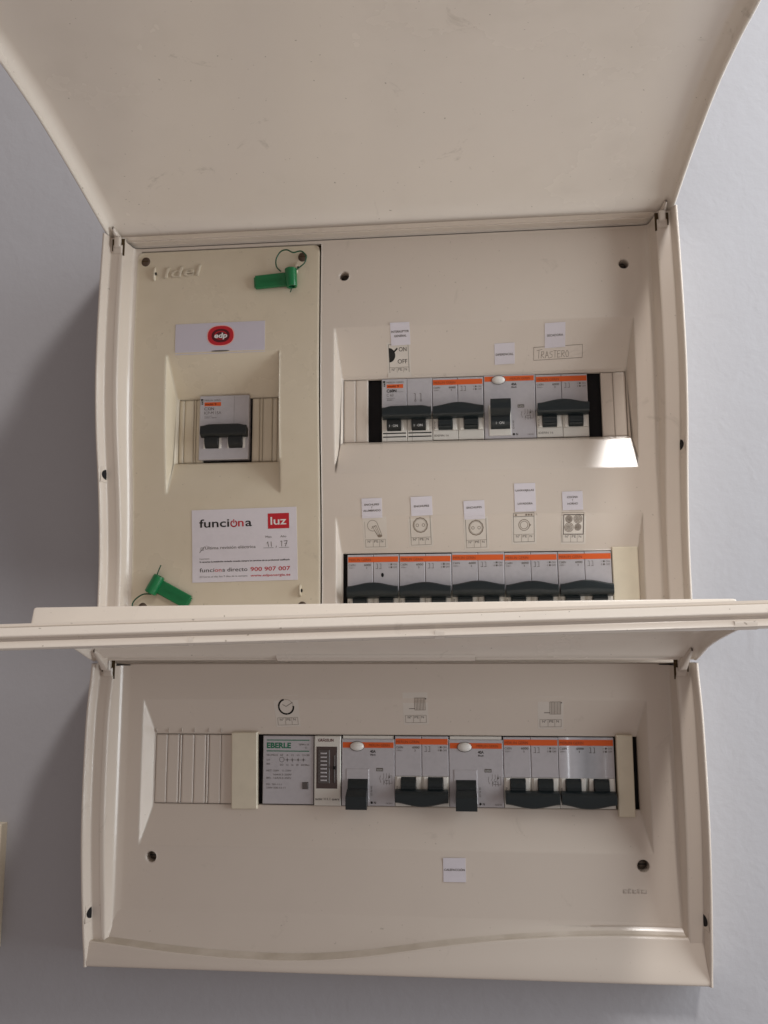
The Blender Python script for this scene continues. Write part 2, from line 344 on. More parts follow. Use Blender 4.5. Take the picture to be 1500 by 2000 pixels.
def build_frame(board, parent, cx, full_lip=True):
    """rim, ledge, bottom lip, one sheet swept down both sides and closed at the bottom"""
    zs = blends(board.zt, board.zb, 44); rim = board.rim; O = board.o
    mb = MB()
    for sg in (-1, 1):
        rows = []
        for z in zs:
            r = rim(z); sec = [(198.0, -5), (197.9, r-1.2), (197.3, r), (196.3, r), (195.8, r-0.8), (194.4, r-7.2), (193.8, r-7.6), (186.2, r-7.6), (185.4, r-9.5), (185.2, r-12)]
            sec = [(HW*a/197.5, b) for a, b in sec]
            rows.append([(cx+sg*a, b, z) for a, b in sec])
        mb.grid(rows)
    # top band behind the lid
    r = rim(board.zt)
    mb.grid([[(cx-HW, -5, board.zt), (cx+HW, -5, board.zt)], [(cx-HW, r-8, board.zt), (cx+HW, r-8, board.zt)]])
    zi = board.zt+3.5; ti = board.cov(board.zt)
    mb.box(cx-HW+9, cx+HW-9, -5, ti+0.3, board.zt-1.2, zi, 'cream', 0)
    # bottom: channel, wave shaped lip and sloping front
    zb = board.zb; rows = []; zt2 = board.zt+6
    def wave(x):
        t = (x-(cx-HW))/(2*HW)
        ks = [(0, 15.5), (0.05, 14), (0.12, 11), (0.22, 8.3), (0.33, 7.2), (0.42, 9.0), (0.5, 13), (0.58, 18), (0.68, 22.5), (0.78, 25.5), (0.88, 27), (1, 26.5)]
        for (a, b), (c, d) in zip(ks[:-1], ks[1:]):
            if t <= c: u = (t-a)/(c-a); return b+(d-b)*u
        return ks[-1][1]
    xs = blends(cx-HW, cx+HW, 90)
    sm = [sum(wave(x+d) for d in (-14, -7, 0, 7, 14))/5 for x in xs]
    C = board.cov(zb+30); r = rim(zb)
    for x, w in zip(xs, sm):
        h = zb+w; ch = C+1.0; lip = r-0.6-(w-8)*0.16
        top = zb+33
        prof = [(ch, zb+1.5), (lip, zb+1.4), (r-0.6, zb+0.8), (r-1.6, zb), (-5, zb)] if not full_lip else [(C, top), (C+0.3, top-3), (C+1.1, h+2.6+ (top-h)*0.22), (ch+1.4, h+2.0), (lip-3.0, h+0.3), (lip-0.8, h), (lip, h-0.8), (lip+(r-lip)*0.45, zb+w*0.45), (r-0.2, zb+3), (r-0.6, zb+0.8), (r-1.6, zb), (-5, zb)]
        rows.append([(x, p, z) for p, z in prof])
    mb2 = MB()
    if full_lip:
        mb2.grid([r[:4] for r in rows]); mb2.grid([r[3:6] for r in rows], 'dirt'); mb2.grid([r[5:] for r in rows])
    else: mb2.grid(rows)
    mb2.build('bottom_lip', parent, O, smooth=35, recalc='front')
    mb.build('frame', parent, O, smooth=24, recalc='front')

def build_cover_edges(mb, board, cx, zlo):
    """flanks of the cover plate climbing to the ledge on both sides"""
    zs = blends(board.zt-2, zlo, 40)
    for sg in (-1, 1):
        rows = []
        for z in zs:
            C = board.cov(z); l = board.rim(z)-7.6; d = l-C
            e = 183.5 + max(0, (10-d))*0.15
            sec = [(177.5, C), (180.0, C+0.15), (e-1.2, C+0.7), (e, C+2.2), (e+0.9, C+2.2+(d-2.2)*0.5), (e+1.5, l-0.6), (e+2.2, l-0.02), (188.0, l+0.12)]
            rows.append([(cx+sg*a*HW/197.5, b, z) for a, b in sec])
        mb.grid(rows)

def build_lid(name, parent, O, cx, ph, zh, theta, Lg, w, T, D, twist, label, seams=()):
    th = R(theta); ct, st = math.cos(th), math.sin(th)
    def Q(x, s, h):
        z = zh+h*ct+s*st+twist*(x-cx)*(max(s, 0)/150.0)**2
        return (x, ph+s*ct-h*st, z)
    ss = sorted(set([0, 1, 2, 4, 6, 6.6, 8, 10, 13, 16, 20] + [round(v, 2) for v in blends(20, Lg, 46)] + T['brk']))
    mb = MB(); rows = []
    H = HW-0.4
    for s in ss:
        a = w(s); t = T['f'](s); d = min(D(s), t-2.0)
        f = min(5.0, max(0.3, d*0.7))
        sec = []
        inner = [(H, 0), (H-0.7, -0.5), (H-1.6, -0.3), (H-2.2, 0.6)]
        inner += [(H-2.4, max(0.9, d-f))]
        for k in range(1, 7):
            g = k/6*math.pi/2; inner.append((H-2.4-7*(1-math.cos(g)), max(0.9, d-f)+(d-max(0.9, d-f))*math.sin(g)))
        inner += [(H-30, d), (H-80, d), (H-140, d)]
        outer = [(H-140, t), (H-80, t), (H-30, t), (H-1.6, t-0.1), (H-0.4, t-0.5), (H, t-1.4)]
        R_ = [(cx+x, h) for x, h in inner]; L_ = [(cx-x, h) for x, h in inner][::-1]
        Ro = [(cx+x, h) for x, h in outer]; Lo = [(cx-x, h) for x, h in outer][::-1]
        sec = R_+L_+Lo+Ro
        rows.append([Q(x, s, a+h) for x, h in sec])
    mb.grid(rows, 'lid', close=True)
    # hinge edge closed
    n = len(rows[0]); base = 0
    e = [Q(x, 0, w(0)+h) for x, h in ((cx-H, 0), (cx+H, 0), (cx+H, T['f'](0)), (cx-H, T['f'](0)))]
    mb.poly(e, 'lid')
    # free edge: outer face, groove, inner lip
    a = w(Lg); t = T['f'](Lg); xs = blends(cx-H, cx+H, 40); fr = []
    prof = [(0, t), (0.5, t-0.1), (2.4, t-4.0), (2.2, t-4.5), (1.2, t-4.7), (0.3, t-4.9), (0.2, t-5.9), (0.4, t-6.2), (1.9, t-9.4), (1.0, t-9.9), (-1.0, t-10), (-1.2, max(1, D(Lg)-0.5))]
    for x in xs: fr.append([Q(x, Lg+u, a+h) for u, h in prof])
    mb.grid(fr, 'lid')
    lid = mb.build(name, parent, O, smooth=26, label=label)
    # small catches on the inner lip
    for cxp, wd in ((-181, 7), (-68, 2.0), (38, 4.0), (160, 9)):
        c = MB(); x0 = cx+cxp; c.grid([[Q(x0, Lg+0.2, a+t-10.4), Q(x0+wd, Lg+0.2, a+t-10.4)], [Q(x0, Lg+1.7, a+t-9.6), Q(x0+wd, Lg+1.7, a+t-9.6)], [Q(x0, Lg+1.7, a+t-7.2), Q(x0+wd, Lg+1.7, a+t-7.2)], [Q(x0, Lg+0.2, a+t-6.4), Q(x0+wd, Lg+0.2, a+t-6.4)]], 'lid')
        c.build('catch', lid, (0, 0, 0), smooth=0).location = (0, 0, 0)
    for x0, x1 in seams:
        c = MB(); c.grid([[Q(x0, 0.3, w(0)+0.1), Q(x1, 0.3, w(0)+0.1)], [Q(x0, 0.3, w(0)-0.7), Q(x1, 0.3, w(0)-0.7)], [Q(x0, 5.6, w(5)+0.6), Q(x1, 5.6, w(5)+0.6)], [Q(x0, 6.4, w(6)+2.2), Q(x1, 6.4, w(6)+2.2)]], 'lid')
        c.build('hinge_strip', lid, (0, 0, 0), smooth=0)
    # the lid's children are built in world millimetres: shift them to the board's origin
    for ch in lid.children: ch.location = -Vector(V(*O))
    return lid, Q

def hinge(parent, O, x, sg, rimp, z0, Q):
    k = MB(); pl = rimp-7.6
    k.box(x-4.5, x+4.5, pl-0.5, pl+0.25, z0-11.5, z0+1, 'seam')
    k.box(x-3.3, x+3.3, pl-0.3, pl+1.6, z0-9.8, z0-4, 'cream', 0.5)
    k.box(x-2.2, x+2.2, pl+0.1, pl+3.2, z0-6, z0+2, 'cream', 0.8)
    rows = []
    for t in blends(0, 1, 8):
        cxm = x+sg*2.4*t; q = Q(cxm, 13*t, 1.0+3*t); hw = 2.0*(1-0.7*t); hh = 3.2*(1-0.7*t)
        rows.append([(cxm-hw, q[1], q[2]-hh-5*(1-t)), (cxm+hw, q[1], q[2]-hh-5*(1-t)), (cxm+hw, q[1], q[2]+1), (cxm-hw, q[1], q[2]+1)])
    k.grid(rows, 'cream', close=True)
    k.build('hinge', parent, O, smooth=30)

def latch(parent, O, cx, sg, rim, z):
    """dark half-round catch hole in the inner face of the rim, with a small raised pad round it"""
    r = rim(z); n = 14
    fx = lambda p, off: cx+sg*(195.8-1.4*(r-0.8-p)/6.4-off)
    k = MB(); k.face([k.vert(fx(r-7.3+5.2*math.cos(-math.pi/2+math.pi*i/n), 0.45), r-7.3+5.2*math.cos(-math.pi/2+math.pi*i/n), z+3.5*math.sin(-math.pi/2+math.pi*i/n)) for i in range(n+1)], 'black')
    k.build('latch_slot', parent, O, smooth=0)
    k = MB(); k.grid([[(fx(p, 0.0), p, z-5.6), (fx(p, 0.35), p, z-5.2), (fx(p, 0.35), p, z+5.2), (fx(p, 0.0), p, z+5.6)] for p in (r-7.4, r-4, r-1.2)], 'cream'); k.build('latch_pad', parent, O, recalc='front')

def screw(parent, O, x, z, p, r, m='steel'):
    k = MB(); k.disc(x, z, p, r*0.86, m); k.dome(x, z, p-0.6, r*0.82, r*0.82, 1.6, m)
    k.box(x-r*0.65, x+r*0.65, p+0.2, p+1.05, z-0.35, z+0.35, 'black')
    k.build('screw', parent, O)

# ================================================================== UPPER BOARD
ZU, ZUB = 124.0, -150.0
OU = (XC, -5, ZUB)
recU1 = dict(x0=-31.5, x1=174.0, zt=56, zb=-47, ft=25.2, fb=-25.6, dx=2.6, fp=0.0, bp=5.4, open=(-27.6, 170.7, -23.2, 23.2))
recU2 = dict(x0=-31.5, x1=176.0, zt=-77, zb=-146.5, ft=-101.2, fb=-149.0, dx=2.6, fp=0.0, open=(-27.6, 170.7, -148.3, -101.9))
recD = dict(x0=-152.3, x1=-70.6, zt=41, zb=-60, ft=13.5, fb=-36.5, dx=2.0, bp=3.0, fp=0.0, open=(-148.2, -75.2, -35.2, 12.2))
upper = Board(ZU, ZUB, rimU, covU, [recU1, recU2, recD], OU)
ub = thing('distribution_board', 'larger upper consumer unit in cream plastic, lid open, with yellowed door on its left', 'fuse box', OU)
build_frame(upper, ub, XC, False)
mb = MB(); build_cover_edges(mb, upper, XC, -146)
DX0, DX1, DZT = -177.9, -41.4, 119.7
L0 = XC-177.5; R0 = XC+177.5
scr = [(-24.6, 94.0, 3.4), (169.3, 94.2, 3.4)]
hb = []
for x, z, r in scr: hb += [x-1.3*r, x+1.3*r]
patch(mb, [L0, DX0, DX1, -31.5, 174.0, 176.0, R0, R0+0.01]+hb, [-150, -149, -146.5, -77, -47, 56, DZT, 122]+[q for x, z, r in scr for q in (z-1.3*r, z+1.3*r)], covU,
      skips=[(DX0, DX1, -151, DZT), (recU1['x0'], recU1['x1'], recU1['zb'], recU1['zt']), (recU2['x0'], recU2['x1'], -150, recU2['zt'])], holes=scr)
recess(mb, recU1, covU); recess(mb, recU2, covU)
# edges of the door opening
zz = blends(DZT, -149, 40)
mb.grid([[(DX0, covU(z), z) for z in zz], [(DX0, covU(z)-4, z) for z in zz]]); mb.grid([[(DX1, covU(z), z) for z in zz], [(DX1, covU(z)-4, z) for z in zz]])
mb.grid([[(DX0, covU(DZT), DZT), (DX1, covU(DZT), DZT)], [(DX0, covU(DZT)-4, DZT), (DX1, covU(DZT)-4, DZT)]])
mb.build('cover_plate', ub, OU, smooth=24, recalc='front')
# dark brown backing, painted shade of the gap round the door, and the black inside of the box
k = MB(); k.grid([[(DX0-2, covU(z)-3.2, z) for z in zz], [(DX0+3, covU(z)-3.2, z) for z in zz]], 'seam'); k.grid([[(DX1-3, covU(z)-3.2, z) for z in zz], [(DX1+2, covU(z)-3.2, z) for z in zz]], 'seam')
k.grid([[(DX0, covU(DZT)-3.2, DZT+1), (DX1, covU(DZT)-3.2, DZT+1)], [(DX0, covU(DZT)-3.2, DZT-4), (DX1, covU(DZT)-3.2, DZT-4)]], 'seam')
k.build('door_gap_shade', ub, OU, smooth=0)
k = MB()
for q in (recU1, recU2): o = q['open']; k.box(o[0]-3, o[1]+3, -4.8, -4.0, o[2]-1, o[3]+3, 'black')
o = recD['open']; k.box(o[0]-3, o[1]+3, -4.8, -4.0, o[2]-3, o[3]+3, 'black')
k.build('case_interior', ub, OU, smooth=0)
for x, z, r in scr: screw(ub, OU, x, z, covU(z)-6.0, r)
# door
d = MB()
da, db, dt = DX0+1.3, DX1-1.1, DZT-1.0; rc = 4.0
def dclamp(x, z):
    e = 0
    if z > dt-rc: e = rc-math.sqrt(max(0, rc*rc-(z-(dt-rc))**2))
    return min(max(x, da+e), db-e)
patch(d, [da, da+rc, recD['x0'], recD['x1'], db-rc, db], [-149, recD['zb'], recD['zt'], dt-rc, dt-2.4, dt-1.2, dt-0.4, dt], lambda z: covU(z)+0.3, skips=[(recD['x0'], recD['x1'], recD['zb'], recD['zt'])], m='yellow', clamp=dclamp)
recess(d, recD, lambda z: covU(z)+0.3, 'yellow')
zz2 = blends(-149, dt, 60)
d.grid([[(dclamp(da, z), covU(z)+0.3, z) for z in zz2], [(dclamp(da, z), covU(z)-2.8, z) for z in zz2]], 'yellow'); d.grid([[(dclamp(db, z), covU(z)+0.3, z) for z in zz2], [(dclamp(db, z), covU(z)-2.8, z) for z in zz2]], 'yellow')
d.grid([[(da+rc, covU(dt)+0.3, dt), (db-rc, covU(dt)+0.3, dt)], [(da+rc, covU(dt)-2.8, dt), (db-rc, covU(dt)-2.8, dt)]], 'yellow')
door = d.build('door', ub, OU, smooth=24, recalc='front', label='yellowed rectangular door plate with its own breaker opening')
dsurf = lambda x, z: upper.surf(x, z)+0.3
for (x, z) in ((-170.5, 111.5), (-54.8, 109.8), (-168, -138.5), (-55, -138.5)):
    k = MB(); p = dsurf(x, z); k.dome(x, z, p-0.1, 3.3, 3.6, 1.3, 'rust'); k.box(x-2.4, x+2.4, p+0.9, p+1.3, z-0.3, z+0.3, 'seam')
    k.build('door_screw', ub, OU, smooth=40)
# sealing eyelets beside the screws
for (x, z, h) in ((-163.3, 101.5, 5.5), (-59.0, 101.5, 4.2), (-161.5, -125.5, 4.5), (-56.5, -127.5, 4.2)):
    k = MB(); rows = []; p = dsurf(x, z)
    for i in range(9):
        t = i/8*2-1; hh = 2.6*math.sqrt(max(0, 1-t*t)); rows.append([(x-0.9, p, z+t*h), (x-0.5, p+hh, z+t*h), (x+0.5, p+hh, z+t*h), (x+0.9, p, z+t*h)])
    k.grid(rows, 'yellow'); k.disc(x+1.2, z, p+0.9, 0.7, 'black', 10, 1.3)
    k.poly([(x+0.8, p+0.5, z-0.9), (x+0.8, p+1.7, z-0.6), (x+0.8, p+1.7, z+0.6), (x+0.8, p+0.5, z+0.9)], 'black')
    k.build('seal_eyelet', ub, OU, smooth=40)
# embossed maker's mark on the door
t = Draw(-156.5, 98.0, 3, lambda x, z: dsurf(x, z), 0.0)
t.text('Idel', 0, 0, 8.2, 'yellow', bold=0.02, shear=0.28, dh=0.8, width=26)
em = t.mb; nv = len(em.v)
side = MB(); side.mats = list(em.mats); edges = {}
for f in em.f:
    for a, b in zip(f, f[1:]+f[:1]): edges[(a, b)] = edges.get((a, b), 0)+1
side.v = list(em.v)+[(x, p-0.9, z) for x, p, z in em.v]; side.f = list(em.f); side.m = list(em.m)
for (a, b) in list(edges):
    if (b, a) not in edges: side.face((a, b, b+nv, a+nv), 'yellow')
side.build('embossed_mark', ub, OU, smooth=0)

# upper lid
def TU(s): 
    if s < 122: return 20.0
    if s < 124: return 20-4.5*(s-122)
    return 11.0
def DU(s):
    return 1.2 if s < 3 else 1.2+7.3*(1-math.exp(-(s-3)/8.0))
lidU, QU = build_lid('lid', ub, OU, XC, 26.0, 122.0, 11.6, 272.0, lambda s: rimU(124-s)-40.0+1.0, dict(f=TU, brk=[121.9, 122, 124, 124.1]), DU, -0.026, 'upper lid swung up above the board, smudged inside')
for sg in (-1, 1):
    hinge(ub, OU, XC+sg*188.8, sg, rimU(118), 121.5, QU)
    latch(ub, OU, XC, sg, rimU, -47 if sg < 0 else -36)

# ================================================================== LOWER BOARD
ZL, ZLB = -176.0, -369.5
OL = (XC, -5, ZLB); ZR3 = -247.8
recL = dict(x0=-163.5, x1=172.0, zt=-200.5, zb=-296, ft=ZR3+25.2, fb=ZR3-25.0, dx=5.0, fp=0.0, open=(-157.4, 166.8, ZR3-23.1, ZR3+23.1))
lower = Board(ZL, ZLB, rimL, covL, [recL], OL)
lb = thing('distribution_board', 'smaller lower consumer unit in cream plastic, lid open, with one row of devices', 'fuse box', OL)
build_frame(lower, lb, XC)
mb = MB(); build_cover_edges(mb, lower, XC, ZLB+16)
scl = [(-154.6, -303.2, 3.5), (165.3, -302.9, 3.8)]
patch(mb, [XC-177.5, recL['x0'], recL['x1'], XC+177.5]+[q for x, z, r in scl for q in (x-1.3*r, x+1.3*r)], [ZLB+30, recL['zb'], recL['zt'], ZL-1]+[q for x, z, r in scl for q in (z-1.3*r, z+1.3*r)], covL,
      skips=[(recL['x0'], recL['x1'], recL['zb'], recL['zt'])], holes=scl)
recess(mb, recL, covL)
mb.build('cover_plate', lb, OL, smooth=24, recalc='front')
k = MB(); o = recL['open']; k.box(o[0]-3, o[1]+3, -4.8, -4.0, o[2]-3, o[3]+3, 'black'); k.build('case_interior', lb, OL, smooth=0)
for x, z, r in scl: screw(lb, OL, x, z, covL(z)-5.5, r)
thl = R(8.2)
def wL(s): return rimL(-174-s)-28.0
def TL(s):
    if s < 85: return 16.6
    s2 = max(s, 86.5); zo = -150.6+(s2-86)*1.9/104.0
    full = (zo+173-s2*math.sin(thl))/math.cos(thl)-wL(s2)
    if s < 86.5: return 16.6+(full-16.6)*(s-85)/1.5
    return full
def DL(s):
    return 1.2 if s < 5 else (1.2+1.2*(s-5)/1.6 if s < 6.6 else 2.4+5.1*(1-math.exp(-(s-6.6)/9.0)))
lidL, QL = build_lid('lid', lb, OL, XC, 26.0, -173.0, 8.2, 190.0, wL, dict(f=TL, brk=[84.9, 85, 86.5, 86.6]), DL, 0.0155, 'lower lid held out almost level, seen edge-on', seams=((-67, 62),))
for sg in (-1, 1):
    hinge(lb, OL, XC+sg*188.8, sg, rimL(-180), -175.0, QL)
    latch(lb, OL, XC, sg, rimL, -336 if sg < 0 else -331)
# faint embossed mark, bottom right of the lower cover
k = MB()
for i, (a, b_) in enumerate(((0, 2.6), (3.2, 5.0), (5.8, 8.2), (9.0, 10.4), (11.2, 14.6))): k.box(152+a, 152+b_, 9.3, 9.62, -319.5, -317.2+0.5*(i % 2), 'cream', 0.1)
k.build('worn_mark', lb, OL)

# ================================================================== blanking strips (level with the recess floor)
def strip(parent, O, x0, x1, zc, hgt=45.6, p=0.15, m='cream'):
    k = MB(); k.box(x0, x1, -3, p, zc-hgt/2, zc+hgt/2, m, 0.25); k.build('blanking_strip', parent, O)
for a, b in ((-27.2, -18.8), (-18.5, -9.8), (153.6, 161.8), (162.1, 170.3)): strip(ub, OU, a, b, 0)
for a, b in ((-147.9, -144.3), (-144.0, -137.2), (-136.9, -135.4), (-135.1, -130.0), (-93.8, -88.6), (-86.0, -79.2), (-88.3, -86.3), (-78.9, -75.5)): strip(ub, OU, a, b, -11.5, 46.6, 0.15, 'yellow')
X3 = -157.2
for a, b in ((0, 7.8), (8.1, 16.1), (16.5, 18.0), (18.4, 26.7), (27.0, 35.0), (35.4, 36.9), (37.3, 45.5), (45.8, 55.0)): strip(lb, OL, X3+a, X3+b, ZR3, 45.4)
# small ribs above the strips of the lower row
for a in (0.0, 9, 18, 27, 37, 46):
    k = MB(); s0 = lower.surf(0, ZR3+26.5); k.box(X3+a-0.25, X3+a+0.25, s0-0.8, s0+0.35, ZR3+24.2, ZR3+28.0, 'cream'); k.build('rib', lb, OL, smooth=0)
def plate(parent, O, x0, x1, z0, z1, p, tilt, label, m='strip'):
    k = MB(); cx, cz = (x0+x1)/2, (z0+z1)/2; k.box(x0, x1, -2.5, p, z0, z1, m, 0.5)
    c, n = math.cos(R(tilt)), math.sin(R(tilt)); k.v = [(cx+(x-cx)*c-(z-cz)*n, q, cz+(x-cx)*n+(z-cz)*c) for x, q, z in k.v]
    k.build('blanking_plate', parent, O, label=label)
plate(ub, OU, 155.9, 173.0, -152, -99.6, 1.6, 0.0, 'ivory blanking plate at the right end of the second breaker row')
plate(lb, OL, -103.4, -85.6, ZR3-25.6, ZR3+24.6, 2.6, 0.9, 'ivory blanking plate left of the programmer with green lettering')
plate(lb, OL, 152.9, 163.4, ZR3-27.2, ZR3+24.4, 3.0, -0.25, 'narrow ivory blanking plate at the right end of the row')

# ================================================================== devices
def barrel(mb, x0, x1, zc, pc, r, m, a0=-80, a1=80, n=12):
    """part of a drum lying along x"""
    A = [(pc+r*math.cos(R(a0+(a1-a0)*i/n)), zc+r*math.sin(R(a0+(a1-a0)*i/n))) for i in range(n+1)]
    mb.grid([[(x0, p, z) for p, z in A], [(x1, p, z) for p, z in A]], m)
    mb.poly([(x0, p, z) for p, z in A], m); mb.poly([(x1, p, z) for p, z in A][::-1], m)

def tie_bar(on, w=34.9, x0=0.55, bow=2.9, m='toggle', flat=False):
    """joined handle of a two-pole breaker; on = handle up"""
    k = MB(); n = 16; rows = []; sg = 1 if on else -1
    for i in range(n+1):
        u = i/n; x = x0+w*u
        if flat: b = 1.2*min(1, max(0, (min(u, 1-u)-0.05)*9))
        else: b = bow*(math.sin(math.pi*u)**1.6)
        zi = -7.4 if on else -11.6             # side next to the drum
        zo = (0.3+b*0.9) if on else (-19.2-b*0.9)
        sec = [(1.2, zi), (5.0, zi-sg*0.6), (9.6, zi+sg*1.0), (10.6, zi+sg*2.0), (10.8, (zi+zo)/2+sg*0.6), (10.2, zo-sg*0.7), (8.8, zo), (3.0, zo-sg*1.8), (1.2, zo-sg*2.6)]
        rows.append([(x, p*0.82 if p > 2 else p, z) for p, z in sec])
    k.grid(rows, m); k.poly(rows[0], m); k.poly(rows[-1][::-1], m)
    return k

def mcb(on=True, label='', group=None, split=True, loc=(0, 0, 0)):
    """two-pole breaker with an orange stripe; local origin: left edge, row centre"""
    t = thing('circuit_breaker', label, 'circuit breaker', loc, group)
    b = MB()
    for i in (0, 1):
        x0, x1 = i*18+(0.12 if i == 0 else 0.09), i*18+17.86
        if not split: x0, x1 = (0.12, 18.0) if i == 0 else (18.0, 35.86)
        c = 0.35 if split else 0.0
        b.box(x0, x1, -3.6, 0.9, -3.4, 22.5, 'bodygrey', c); b.box(x0, x1, -3.6, 0.8, -15.7, -3.5, 'bodycream', 0); b.box(x0, x1, -3.6, 1.05, -22.6, -15.8, 'bodycream', 0.3)
    b.build('body', t)
    if split:
        g = MB(); g.box(17.88, 18.07, -3, 0.3, -22, 22, 'seam'); g.build('pole_gap', t)
    for i in (0, 1):
        f = MB()
        for a, c in ((1.2, 4.0), (14.0, 16.9)): f.box(i*18+a, i*18+c, 0.6, 1.6, -15.6, -3.6, 'cheek', 0.3)
        f.build('window_cheek', t)
        dmb = MB(); barrel(dmb, i*18+4.2, i*18+13.8, -9.6, -1.8, 6.4, 'toggle'); 
        for q in (-2.2, 0.2): dmb.box(i*18+4.3, i*18+13.7, 4.2, 4.75, -9.6+q*1.7-0.25, -9.6+q*1.7+0.25, 'toggle')
        dmb.build('lever', t)
    tie_bar(on).build('handle', t, smooth=40)
    s = MB(); s.box(0.6, 35.5, 0.5, 1.0, 17.2, 21.0, 'orange'); s.build('orange_stripe', t, smooth=0)
    D = Draw(0, 0, 0, lambda x, z: 0.9, 0.06)
    D.text('MERLIN GERIN', 1.2, 18.0, 1.9, 'inkdarkorange',  width=15.2, dh=0.12)
    D.text('C60N', 1.0, 14.6, 1.5, 'inkgrey', width=4.6); D.text('230V~', 1.2, 12.9, 0.9, 'inkgrey', width=4.0)
    D.text('6000', 11.8, 14.6, 1.5, 'inkgrey', width=4.8, bold=0.015); D.text('3', 13.2, 12.7, 1.3, 'inkgrey', bold=0.02)
    for q in (20.2, 22.6): D.line([(q, 15.9), (q+0.9, 15.9), (q+0.9, 12.7)], 0.28, 'inkgrey'); D.line([(q-0.3, 12.7), (q+1.2, 12.7)], 0.28, 'inkgrey')
    D.text('1 \u25a0 ON', 29.0, 14.9, 1.2, 'inkgrey', width=5.6); D.text('0 \u25a0 OFF', 28.8, 12.9, 1.2, 'inkgrey', width=6.0)
    D.text('25770', 2.1, -15, 1.1, 'inkgrey', rot=90, dh=0.68, width=5.5)
    D2 = Draw(0, 0, 0, lambda x, z: 1.05, 0.06)
    if on: D2.text('IDEFIN 16', 1.2, -20.2, 1.5, 'inkgrey', width=10)
    D.mb.v += []; o = D.build('lettering', t)
    if on: D2.build('lettering', t)
    return t

def mcb_old(label, loc, icp=False):
    t = thing('circuit_breaker', label, 'circuit breaker', loc)
    b = MB(); W = 36.0
    if icp:
        b.box(0.0, 36.6, -3.6, 2.6, -23.6, 23.8, 'bodygrey', 0.5)
    else:
        for i in (0, 1):
            b.box(i*18+0.1, i*18+17.88, -3.6, 0.9, -3.4, 22.8, 'bodygrey', 0.35); b.box(i*18+0.1, i*18+17.88, -3.6, 0.9, -22.8, -3.5, 'bodycream', 0.3)
    b.build('body', t); pf = 2.6 if icp else 0.9
    for i in (0, 1):
        off = 1.2 if icp else 0
        f = MB(); 
        for a, c in ((2.6, 3.9), (13.7, 15.6)): f.box(i*17.4+off+a, i*17.4+off+c, pf-0.3, pf+0.7, -15.4, -3.0, 'white' if icp else 'bodycream', 0.3)
        f.build('window_cheek', t)
        dmb = MB(); barrel(dmb, i*17.4+off+3.9, i*17.4+off+13.6, -9.4, pf-2.7, 6.6, 'toggleblk'); dmb.build('lever', t)
    kb = tie_bar(True, 34.4 if not icp else 33.5, 0.8 if not icp else 0.6, 1.4, 'toggleblk' if icp else 'toggle', flat=True)
    kb.v = [(x+(2.0 if icp else 0), p*(0.8 if icp else 1)+pf-0.9, z) for x, p, z in kb.v]; kb.build('handle', t, smooth=40)
    s = MB(); s.box(3.6, 15.4 if not icp else 15.8, pf-0.3, pf+0.08, 16.0, 18.8, 'orange'); s.build('orange_badge', t, smooth=0)
    D = Draw(0, 0, 0, lambda x, z: pf, 0.06)
    D.rect(0.9, 2.6, 17.3, 21.4, 'ink'); D.line([(1.2, 18.4), (2.3, 18.4)], 0.3, 'inkwhite', 0.05); D.line([(1.2, 19.9), (2.3, 19.9)], 0.3, 'inkwhite', 0.05); D.line([(1.3, 17.4), (1.3, 19.4)], 0.3, 'inkwhite', 0.05)
    D.text('MERLIN GERIN', 3.6, 19.7, 1.25, 'inkgrey', width=12); D.text('multi 9', 4.4, 16.7, 1.5, 'inkdarkred', dh=0.1, width=8.0, bold=0.015)
    D.text('C60N' if not icp else 'C32N', 3.6, 13.0, 2.2, 'ink', width=7.0, bold=0.03 if not icp else 0.0)
    D.text('C 63' if not icp else 'ICP-M 15A', 3.6, 9.9, 2.2, 'inkgrey', width=4.8 if not icp else 12.5, bold=0.0)
    D.line([(3.6, 8.6), (9.5, 8.6)], 0.2, 'inkgrey'); D.text('400V~' if not icp else '250V~ 50Hz', 3.8, 6.9, 1.0, 'inkgrey', width=5 if not icp else 9)
    for q in ((23.0, 27.0) if not icp else ()): D.line([(q, 11.6), (q+1.0, 11.6), (q+1.0, 7.0)], 0.3, 'inkgrey'); D.arc(q+1.0, 6.4, 0.6, 0, 360, 0.25, 'inkgrey', n=8)
    if icp: D.line([(25.6, 23), (25.6, 3)], 0.15, 'inkgrey')
    if not icp:
        D.line([(11, 13.2), (15.4, 13.2)], 0.15, 'inkgrey')
        for i in (0, 1):
            for z in (-17.0, -19.6): D.rect(i*18+0.9, i*18+17.2, z-0.42, z+0.42, 'ink')
            D.text('I \u00b7 ON', i*17.4+5.6, -13.2, 1.8, 'inkwhite', dh=5.2-1.6, width=6.0)
            D.line([(i*18+3.6, -15.5), (i*18+3.6, -22.6)], 0.15, 'inkgrey')
    D.build('lettering', t)
    return t

